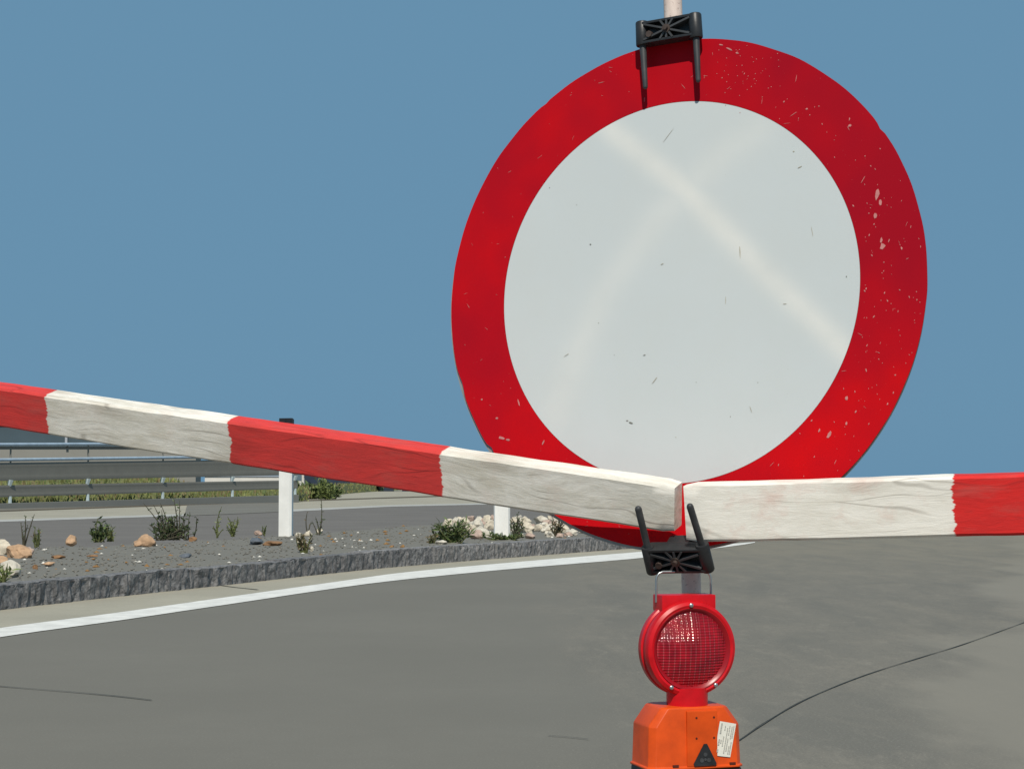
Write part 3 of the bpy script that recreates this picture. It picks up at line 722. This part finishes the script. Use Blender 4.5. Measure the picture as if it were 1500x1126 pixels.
for _ in range(80):
    a = random.uniform(0, 2*pi); rr = random.uniform(RIN+.008, RAD-.006); p = SC + SU*rr*cos(a) + SW*rr*sin(a)
    d = p - Vector((0, 0, EYE)); k_ = (d.y*cos(PITCH) + d.z*sin(PITCH)); px, py = 750 + FPX*d.x/k_, 563 - FPX*(-d.y*sin(PITCH) + d.z*cos(PITCH))/k_
    s_ = random.choice((.8, 1.0, 1.4)); sc_.append((px, py, s_*random.uniform(1, 12), s_*.6, random.uniform(0, 180)))
for _ in range(60):
    sc_.append((random.gauss(1092, 26), random.gauss(100, 24), random.uniform(.8, 2.2), random.uniform(.8, 2.2), random.uniform(0, 180)))
flakes('paint_chips', sc_, M['chip'])
flakes('dark_marks', [(924, 619, 9, 3, -10), (919, 616, 4, 2.4, 0), (944, 520, 5, 1.6, 10), (865, 358, 4, 3, 0), (1240, 405, 2, 3, 0), (805, 275, 2, 1.6, 0), (877, 473, 2, 1.6, 0), (1020, 560, 1.6, 1.6, 0), (900, 520, 1.6, 1.6, 0), (1110, 560, 2, 1.6, 0), (1070, 610, 1.6, 2, 0), (845, 300, 1.6, 2, 0)], M['darkmark'])
flakes('faint_scratches', [(960, 556, 16, 1.6, 50), (1084, 370, 1.6, 20, 5), (1063, 440, 1.2, 18, 0), (1172, 245, 8, 1.4, 20), (978, 200, 1.0, 40, -40), (1150, 445, 7, 1.2, 0), (970, 387, 8, 1.6, 20), (1163, 222, 4, 2, 0), (990, 640, 3, 1.6, 0), (1100, 600, 1, 14, 20), (830, 520, 12, .9, 30), (1190, 340, 1, 20, 12)], M['faint'])


# ================================================================== POST AND CLAMPS
pt, pb = SP(983.5, -60, -.042), SP(1013, 870, -.042)
dirp = (pb - pt).normalized(); foot = pt + dirp*((-.05 - pt.z)/dirp.z)
post = empty('sign_post', Vector((foot.x, foot.y, 0)), 'slim round post with chalky white paint and black clamps behind the sign', 'post')
bm = bmesh.new(); tube(bm, [pt + (foot-pt)*t for t in (0, .25, .5, .75, 1)], .0168, 24); link('tube', bm, M['post'], post)
def clamp(tips, mouths, ends, rs, rp0, rp1, depth, front):
    """tips/mouths/ends: for the left and the right pin, its tip, where it leaves the sleeve, and the sleeve's other end"""
    ax = (ends[0]-mouths[0]).normalized(); u = ((mouths[1]+ends[1]) - (mouths[0]+ends[0])).normalized()
    n = u.cross(ax).normalized()
    if n.y > 0: n = -n
    c = (mouths[0]+ends[0]+mouths[1]+ends[1])/4; W = ((mouths[1]+ends[1])-(mouths[0]+ends[0])).length/2; H = (ends[0]-mouths[0]).length
    z = ax if ax.z > 0 else -ax
    # sheared block: the two sleeves are offset along the axis
    mw = frame(c, u, -n, z)
    bm = bmesh.new()
    box(bm, (0, .010, 0), (W, .014, H*.86), .0015, 0)                       # web plate
    for zz in (-H*.40, H*.40): box(bm, (0, -.001, zz), (W, .020, .0045), .001, 0)   # top and bottom flange
    box(bm, (0, .030, 0), (.046, .030, H*.7), .004, 0)                      # saddle gripping the tube
    root = link('clamp', bm, M['black'], post, mw)
    bm = bmesh.new()                                                        # star of stiffening ribs round the bolt
    for k_ in range(10):
        a = 2*pi*k_/10 + .3; hx, hz = W/2-rs*.6, H*.38
        L = min(hx/max(1e-3, abs(cos(a))), hz/max(1e-3, abs(sin(a))))
        r_ = Matrix.Rotation(-a, 4, 'Y')
        box(bm, (L*.5, -.004, 0), (L, .016, .0034), 0, 0, r_)
    link('ribs', bm, M['black_rib'], root, mw)
    bm = bmesh.new(); tube(bm, [(0, -.003, 0), (0, -.013, 0)], .0085, 6); tube(bm, [(0, -.013, 0), (0, -.019, 0)], .0045, 10)
    tube(bm, [(-W*.32, -.004, -H*.12), (-W*.32, -.014, -H*.12)], .006, 8)
    link('bolt', bm, M['rust'], root, mw)
    for i in (0, 1):
        bm = bmesh.new(); a, b = mouths[i], ends[i]; d = (b-a).normalized(); L = (b-a).length
        tube(bm, [a, a+d*.0015, b-d*.002, b], [rs*.93, rs, rs, rs*.9], 22)
        link('sleeve', bm, M['black'], root)
        bm = bmesh.new(); rod(bm, mouths[i] + d*.01, tips[i], rp0, rp1); link('pin', bm, M['black_rib'], root)
# upper clamp: pins point down over the sign's top edge
H1 = .024
clamp([SP(945.5, 131, H1), SP(1023, 121, H1)], [SP(941.5, 68, H1-.004), SP(1020, 56.5, H1-.004)], [SP(940.5, 33, H1-.004), SP(1017.5, 21, H1-.004)], .0118, .0064, .0046, .03, 1)
# lower clamp: tipped forward by the boards it holds, pins pointing up
clamp([A(934, 741, 2.925), A(1009.5, 737.5, 2.88)], [A(948.5, 800, 2.962), A(1028, 796, 2.918)], [A(957, 838, 2.985), A(1037.5, 835, 2.942)], .0112, .0058, .0058, .03, 1)

# ================================================================== BARRIER BOARDS
def board(rc, lc, lean, H, T, total, edges_px, first_red, grime, seed, label, ends_left):
    a = (rc - lc).normalized(); up0 = (Vector((0, 0, 1)) - a*a.z).normalized(); y0 = up0.cross(a)
    f = radians(lean); z = up0*cos(f) - y0*sin(f); y = y0*cos(f) + up0*sin(f)
    org = rc if not ends_left else lc           # the end that shows; x runs to the right
    mw = frame(org, a, y, z); e = Vector((0, 0, EYE))
    def sx(px, py):
        d = ray(px, py); t = (org - e).dot(y)/d.dot(y); return (e + d*t - org).dot(a)
    edges = [sx(*p) for p in edges_px]
    bm = bmesh.new(); n = int(total/.02); rows = []
    x0 = -total if not ends_left else 0
    c = .0045
    sec = [(0, -H/2+c), (0, -H/4), (0, 0), (0, H/4), (0, H/2-c), (c, H/2), (T/2, H/2), (T-c, H/2), (T, H/2-c), (T, 0), (T, -H/2+c), (T-c, -H/2), (T/2, -H/2), (c, -H/2)]
    for i in range(n+1):
        x = x0 + total*i/n; r_ = []
        k_ = 0.004 if i in (0, n) else 0
        for (yy, zz) in sec:
            w1 = .0022*noise.noise(Vector((x*3.1, yy*20, zz*9 + seed))) + .0010*noise.noise(Vector((x*17, yy*30, zz*30 + seed)))
            s_ = 1 - k_/(H/2) if abs(zz) > H/2-c*1.01 else 1
            r_.append(bm.verts.new((x + (0 if not k_ else 0), yy + w1*.5 + (k_ if k_ and yy == 0 else 0) - (k_ if k_ and yy == T else 0), zz*s_ + w1)))
        rows.append(r_)
    m = len(sec)
    for r0, r1 in zip(rows, rows[1:]):
        for j in range(m): bm.faces.new((r0[j], r0[(j+1) % m], r1[(j+1) % m], r1[j])).smooth = True
    bm.faces.new(rows[-1]); bm.faces.new(list(reversed(rows[0])))
    o = link('barrier_board', bm, board_mat('board_paint', edges, first_red, grime, seed, 1.0 if grime > .5 else .15), None, mw)
    o.data.set_sharp_from_angle(angle=radians(35))
    return tag(o, label, 'barrier board', 'red and white barrier boards')
board(A(986.5, 747.5, 2.955), A(0, 598, 3.57), 18, .083, .043, 4.0, [(-250, 560), (68, 600), (336, 645), (648, 694)], False, .85, 2.0,
      'weathered left board with a long red band between grey white ends', False)
board(A(1500, 740, 2.77), A(1002.5, 751.5, 2.935), 7, .0965, .038, 3.4, [(1396, 742), (1780, 742)], False, .38, 9.0,
      'cleaner white board with red end running to the right frame edge', True)

# ================================================================== WARNING LAMP
LY = 2.955; LYAW = radians(17)                   # turned to its left, so it faces right of the camera
LC = A(1004, 948, LY)
lx = Vector((cos(LYAW), sin(LYAW), 0)); ly = Vector((-sin(LYAW), cos(LYAW), 0)); lz = Vector((0, 0, 1))
LH = 172*LY/FPX + .037; lbase = LC - Vector((0, 0, LH))
LM = frame(lbase, lx, ly, lz)                    # local: x right, y away from the viewer, z up from the lamp's foot
lamp = empty('warning_lamp', lbase, 'red warning lamp with wire handle on an orange battery box', 'warning lamp')
lamp.matrix_basis = LM
ZC = LH; K = LY/FPX                            # metres per pixel at the lamp
def lathe_y(bm, prof, cz, seg=72, mat=0, cap0=True, cap1=True):   # prof: (radius, y)
    rings = []
    for r_, y_ in prof: rings.append([bm.verts.new((r_*cos(2*pi*j/seg), y_, cz + r_*sin(2*pi*j/seg))) for j in range(seg)])
    for a, b in zip(rings, rings[1:]):
        for j in range(seg):
            f_ = bm.faces.new((a[j], a[(j+1) % seg], b[(j+1) % seg], b[j])); f_.smooth = True; f_.material_index = mat
    if cap0: bm.faces.new(list(reversed(rings[0]))).material_index = mat
    if cap1: bm.faces.new(rings[-1]).material_index = mat
R = 70*K
bm = bmesh.new()                                 # housing: rear shell, then the clamping ring round the lens
lathe_y(bm, [(R*.80, -.022), (R*.83, -.029), (R*.90, -.031), (R*.965, -.028), (R*.985, -.022), (R*.985, -.010), (R*.965, -.008), (R*.965, -.004), (R, -.002), (R, .010), (R*.97, .014), (R*.90, .026), (R*.62, .046)], ZC, cap0=True)
box(bm, (0, .004, ZC + R*.93), (84*K, .042, 24*K), .003)       # flat collar at the top
link('housing', bm, M['lamp_red'], lamp, LM.copy())
# prismatic lens: a dome covered in small facets
k = N('red_lens'); v = k.coord(); f = k.noise(v, 30, 4, .6)
tc = k.n('ShaderNodeTexCoord'); sp = k.n('ShaderNodeSeparateXYZ'); k.l(tc.outputs['Object'], sp.inputs[0])
ribs = k.math('SINE', k.math('MULTIPLY', sp.outputs[0], 2*pi/.0088)); rows_ = k.math('SINE', k.math('MULTIPLY', sp.outputs[2], 2*pi/.0046))
c_ = k.mix(k.rng(f, .38, .68), (.20, .003, .010), (.46, .006, .016))
c_ = k.mix(k.rng(ribs, .80, 1.0, 0, .5), c_, (.62, .13, .14)); c_ = k.mix(k.rng(rows_, .3, 1.0, 0, .16), c_, (.12, .002, .006))  # pale rib lines: refracted light put into the lens colour
k.col(c_); k.set(Roughness=.09); k.p.inputs['Transmission Weight'].default_value = .12; k.p.inputs['IOR'].default_value = 1.5
M['lens'] = k.m
bm = bmesh.new(); RL = R*.815; n = 250; gv = {}
for i in range(n+1):
    for j in range(n+1):
        x, z = RL*(2*i/n-1), RL*(2*j/n-1); rr = math.hypot(x, z)
        if rr > RL*1.0001: continue
        dome = .016*(1-(rr/RL)**2)
        wv = .00060*cos(2*pi*x/.0088) + .00036*cos(2*pi*z/.0046)
        gv[i, j] = bm.verts.new((x, -.024 - dome - wv, ZC + z))
for i in range(n):
    for j in range(n):
        q = [gv.get(t) for t in ((i, j), (i+1, j), (i+1, j+1), (i, j+1))]
        if all(q): bm.faces.new(q).smooth = True
link('lens', bm, M['lens'], lamp, LM.copy())
bm = bmesh.new()
lathe_y(bm, [(RL*.90, -.0235), (RL*.99, -.030), (RL*1.03, -.0312), (RL*1.05, -.029)], ZC, cap0=False, cap1=False)
link('lens_rim', bm, M['lamp_red_dark'], lamp, LM.copy())
for a in (92, 238, 304):
    bm = bmesh.new(); x, z = R*.90*cos(radians(a)), R*.90*sin(radians(a)); tube(bm, [(x, -.030, ZC+z), (x, -.0335, ZC+z), (x, -.0348, ZC+z)], [.0034, .0034, .0015], 12)
    link('screw', bm, M['steel'], lamp, LM.copy())
bm = bmesh.new(); tube(bm, [(0, -.006, ZC-R*.80), (0, -.006, ZC-R*1.17)], [30*K, 30*K], 36)
link('neck', bm, M['lamp_red'], lamp, LM.copy())
hw = 43*K; zt = ZC + 110*K; zb = ZC + 66*K
bm = bmesh.new(); arc = [(-hw, .006, zb), (-hw, .006, zt-.014)] + [(-hw+.012-.012*cos(t), .006, zt-.014+.014*sin(t)) for t in (.5, 1.0, pi/2)] + [(hw-.012+.012*sin(t), .006, zt-.014+.014*cos(t)) for t in (0, .57, 1.07, pi/2)] + [(hw, .006, zb)]
tube(bm, arc, .0019, 10); link('handle', bm, M['steel'], lamp, LM.copy())
# battery box: shoulders slope from a flat top to the straight sides
ZT = ZC - 81*K; BW, BD = 71.5*K, .046             # half width at the bottom, half depth
ZS = ZC - 106*K; ZB = ZC - 168*K
def ring_rect(bm, hx, hy, z, c): 
    pts = [(hx-c, -hy), (hx, -hy+c), (hx, hy-c), (hx-c, hy), (-hx+c, hy), (-hx, hy-c), (-hx, -hy+c), (-hx+c, -hy)]
    return [bm.verts.new((x, y, z)) for x, y in pts]
bm = bmesh.new()
lv = [ring_rect(bm, BW*1.035, BD*1.05, ZB-.0005, .010), ring_rect(bm, BW*1.035, BD*1.05, ZB+.003, .010), ring_rect(bm, BW, BD, ZB+.004, .010), ring_rect(bm, BW*.975, BD*.97, ZS-.003, .010), ring_rect(bm, BW*.955, BD*.955, ZS+.001, .011), ring_rect(bm, BW*.72, BD*.94, ZT-.002, .010), ring_rect(bm, BW*.67, BD*.89, ZT, .010)]
for a, b in zip(lv, lv[1:]):
    for j in range(8): bm.faces.new((a[j], a[(j+1) % 8], b[(j+1) % 8], b[j]))
bm.faces.new(lv[-1]); bm.faces.new(list(reversed(lv[0])))
bx = link('battery_box', bm, M['orange'], lamp, LM.copy())
bv = bx.modifiers.new('bevel', 'BEVEL'); bv.width = .0035; bv.segments = 3; bv.limit_method = 'ANGLE'; bv.angle_limit = radians(18)
for p in bx.data.polygons: p.use_smooth = True
fy = -BD*.985
tiltf = math.atan2(BD*.03, ZS-ZB)
bm = bmesh.new(); box(bm, (8*K, fy+.0035, (ZB+ZT)/2 - 1*K), (47*K, .012, (ZT-ZB)-8*K), .0018); link('front_panel', bm, M['orange'], bx, LM.copy())
bm = bmesh.new(); box(bm, (0, 0, ZB-.021), (BW*1.98, BD*1.98, .040), .006); link('base_shoe', bm, M['black'], bx, LM.copy())
fp = fy - .0026
bm = bmesh.new(); tri = [(-5*K, ZB+4*K), (28*K, ZB+4*K), (29*K, ZB+7*K), (14.5*K, ZB+35*K), (10*K, ZB+35*K), (-6*K, ZB+7*K)]
a = [bm.verts.new((x, fp-.0022, z)) for x, z in tri]; b = [bm.verts.new((x, fp+.004, z)) for x, z in tri]
bm.faces.new(a)
for j in range(6): bm.faces.new((a[j], b[j], b[(j+1) % 6], a[(j+1) % 6]))
tr = link('emblem', bm, M['black'], bx, LM.copy())
for x, z, s_ in ((11.5, 20, 3), (6, 12, 3.2), (17, 12, 3.2), (11.5, 13, 2)): bm = bmesh.new(); tube(bm, [(x*K, fp-.0020, ZB+z*K), (x*K, fp-.0032, ZB+z*K)], s_*K, 10); link('emblem_stud', bm, M['black_rib'], bx, LM.copy())
for x, z in ((-1, 72), (26, 72), (-1, 43), (26, 43)): bm = bmesh.new(); tube(bm, [(x*K, fp+.001, ZB+z*K), (x*K, fp-.0004, ZB+z*K)], 1.6*K, 10); link('screw_hole', bm, M['orange_dark'], bx, LM.copy())
for x in (-33, 55):
    bm = bmesh.new(); box(bm, (x*K, -BD*1.02, ZB+5*K), (9*K, .003, 3.6*K), .0004); link('latch_slot', bm, M['orange_dark'], bx, LM.copy())
# paper sticker on the right shoulder of the front
stm = LM @ Matrix.Translation((43.5*K, -BD*1.006 - .001, ZB+40*K)) @ Matrix.Rotation(radians(11), 4, 'Y')
bm = bmesh.new(); pts = [(-12.5, -23), (-10, -25), (12.5, -24), (13, 24), (-12.5, 24)]
a = [bm.verts.new((x*K, 0, z*K)) for x, z in pts]; b = [bm.verts.new((x*K, .0012, z*K)) for x, z in pts]; bm.faces.new(a)
for j in range(5): bm.faces.new((a[j], b[j], b[(j+1) % 5], a[(j+1) % 5]))
link('sticker', bm, M['sticker'], bx, stm)
bm = bmesh.new()
for c_, x in enumerate((-9, -6, -3, 1, 4, 7.5, 10)):
    z = -20
    while z < 20:
        L = random.uniform(2, 7)
        if random.random() < .8: box(bm, (x*K, -.0005, (z+L/2)*K), ((1.3 if c_ else 2.2)*K, .0006, L*K))
        z += L + 1.2
tag(link('print', bm, M['ink'], bx, stm), kind='stuff')

# the lamp's shelf on the post, and the post's foot plate (both just below the picture)
bm = bmesh.new(); box(bm, (0, 0, -.004), (.12, .085, .006), .001, 0, LM)
fpt = pt + dirp*((lbase.z - .02 - pt.z)/dirp.z)
a_ = LM @ Vector((0, .03, -.010)); tube(bm, [a_, Vector((fpt.x, fpt.y, a_.z))], .010, 10); link('lamp_shelf', bm, M['steel'], post)
bm = bmesh.new(); box(bm, (foot.x, foot.y, .012), (.26, .26, .024), .004); link('foot_plate', bm, M['rust'], post)
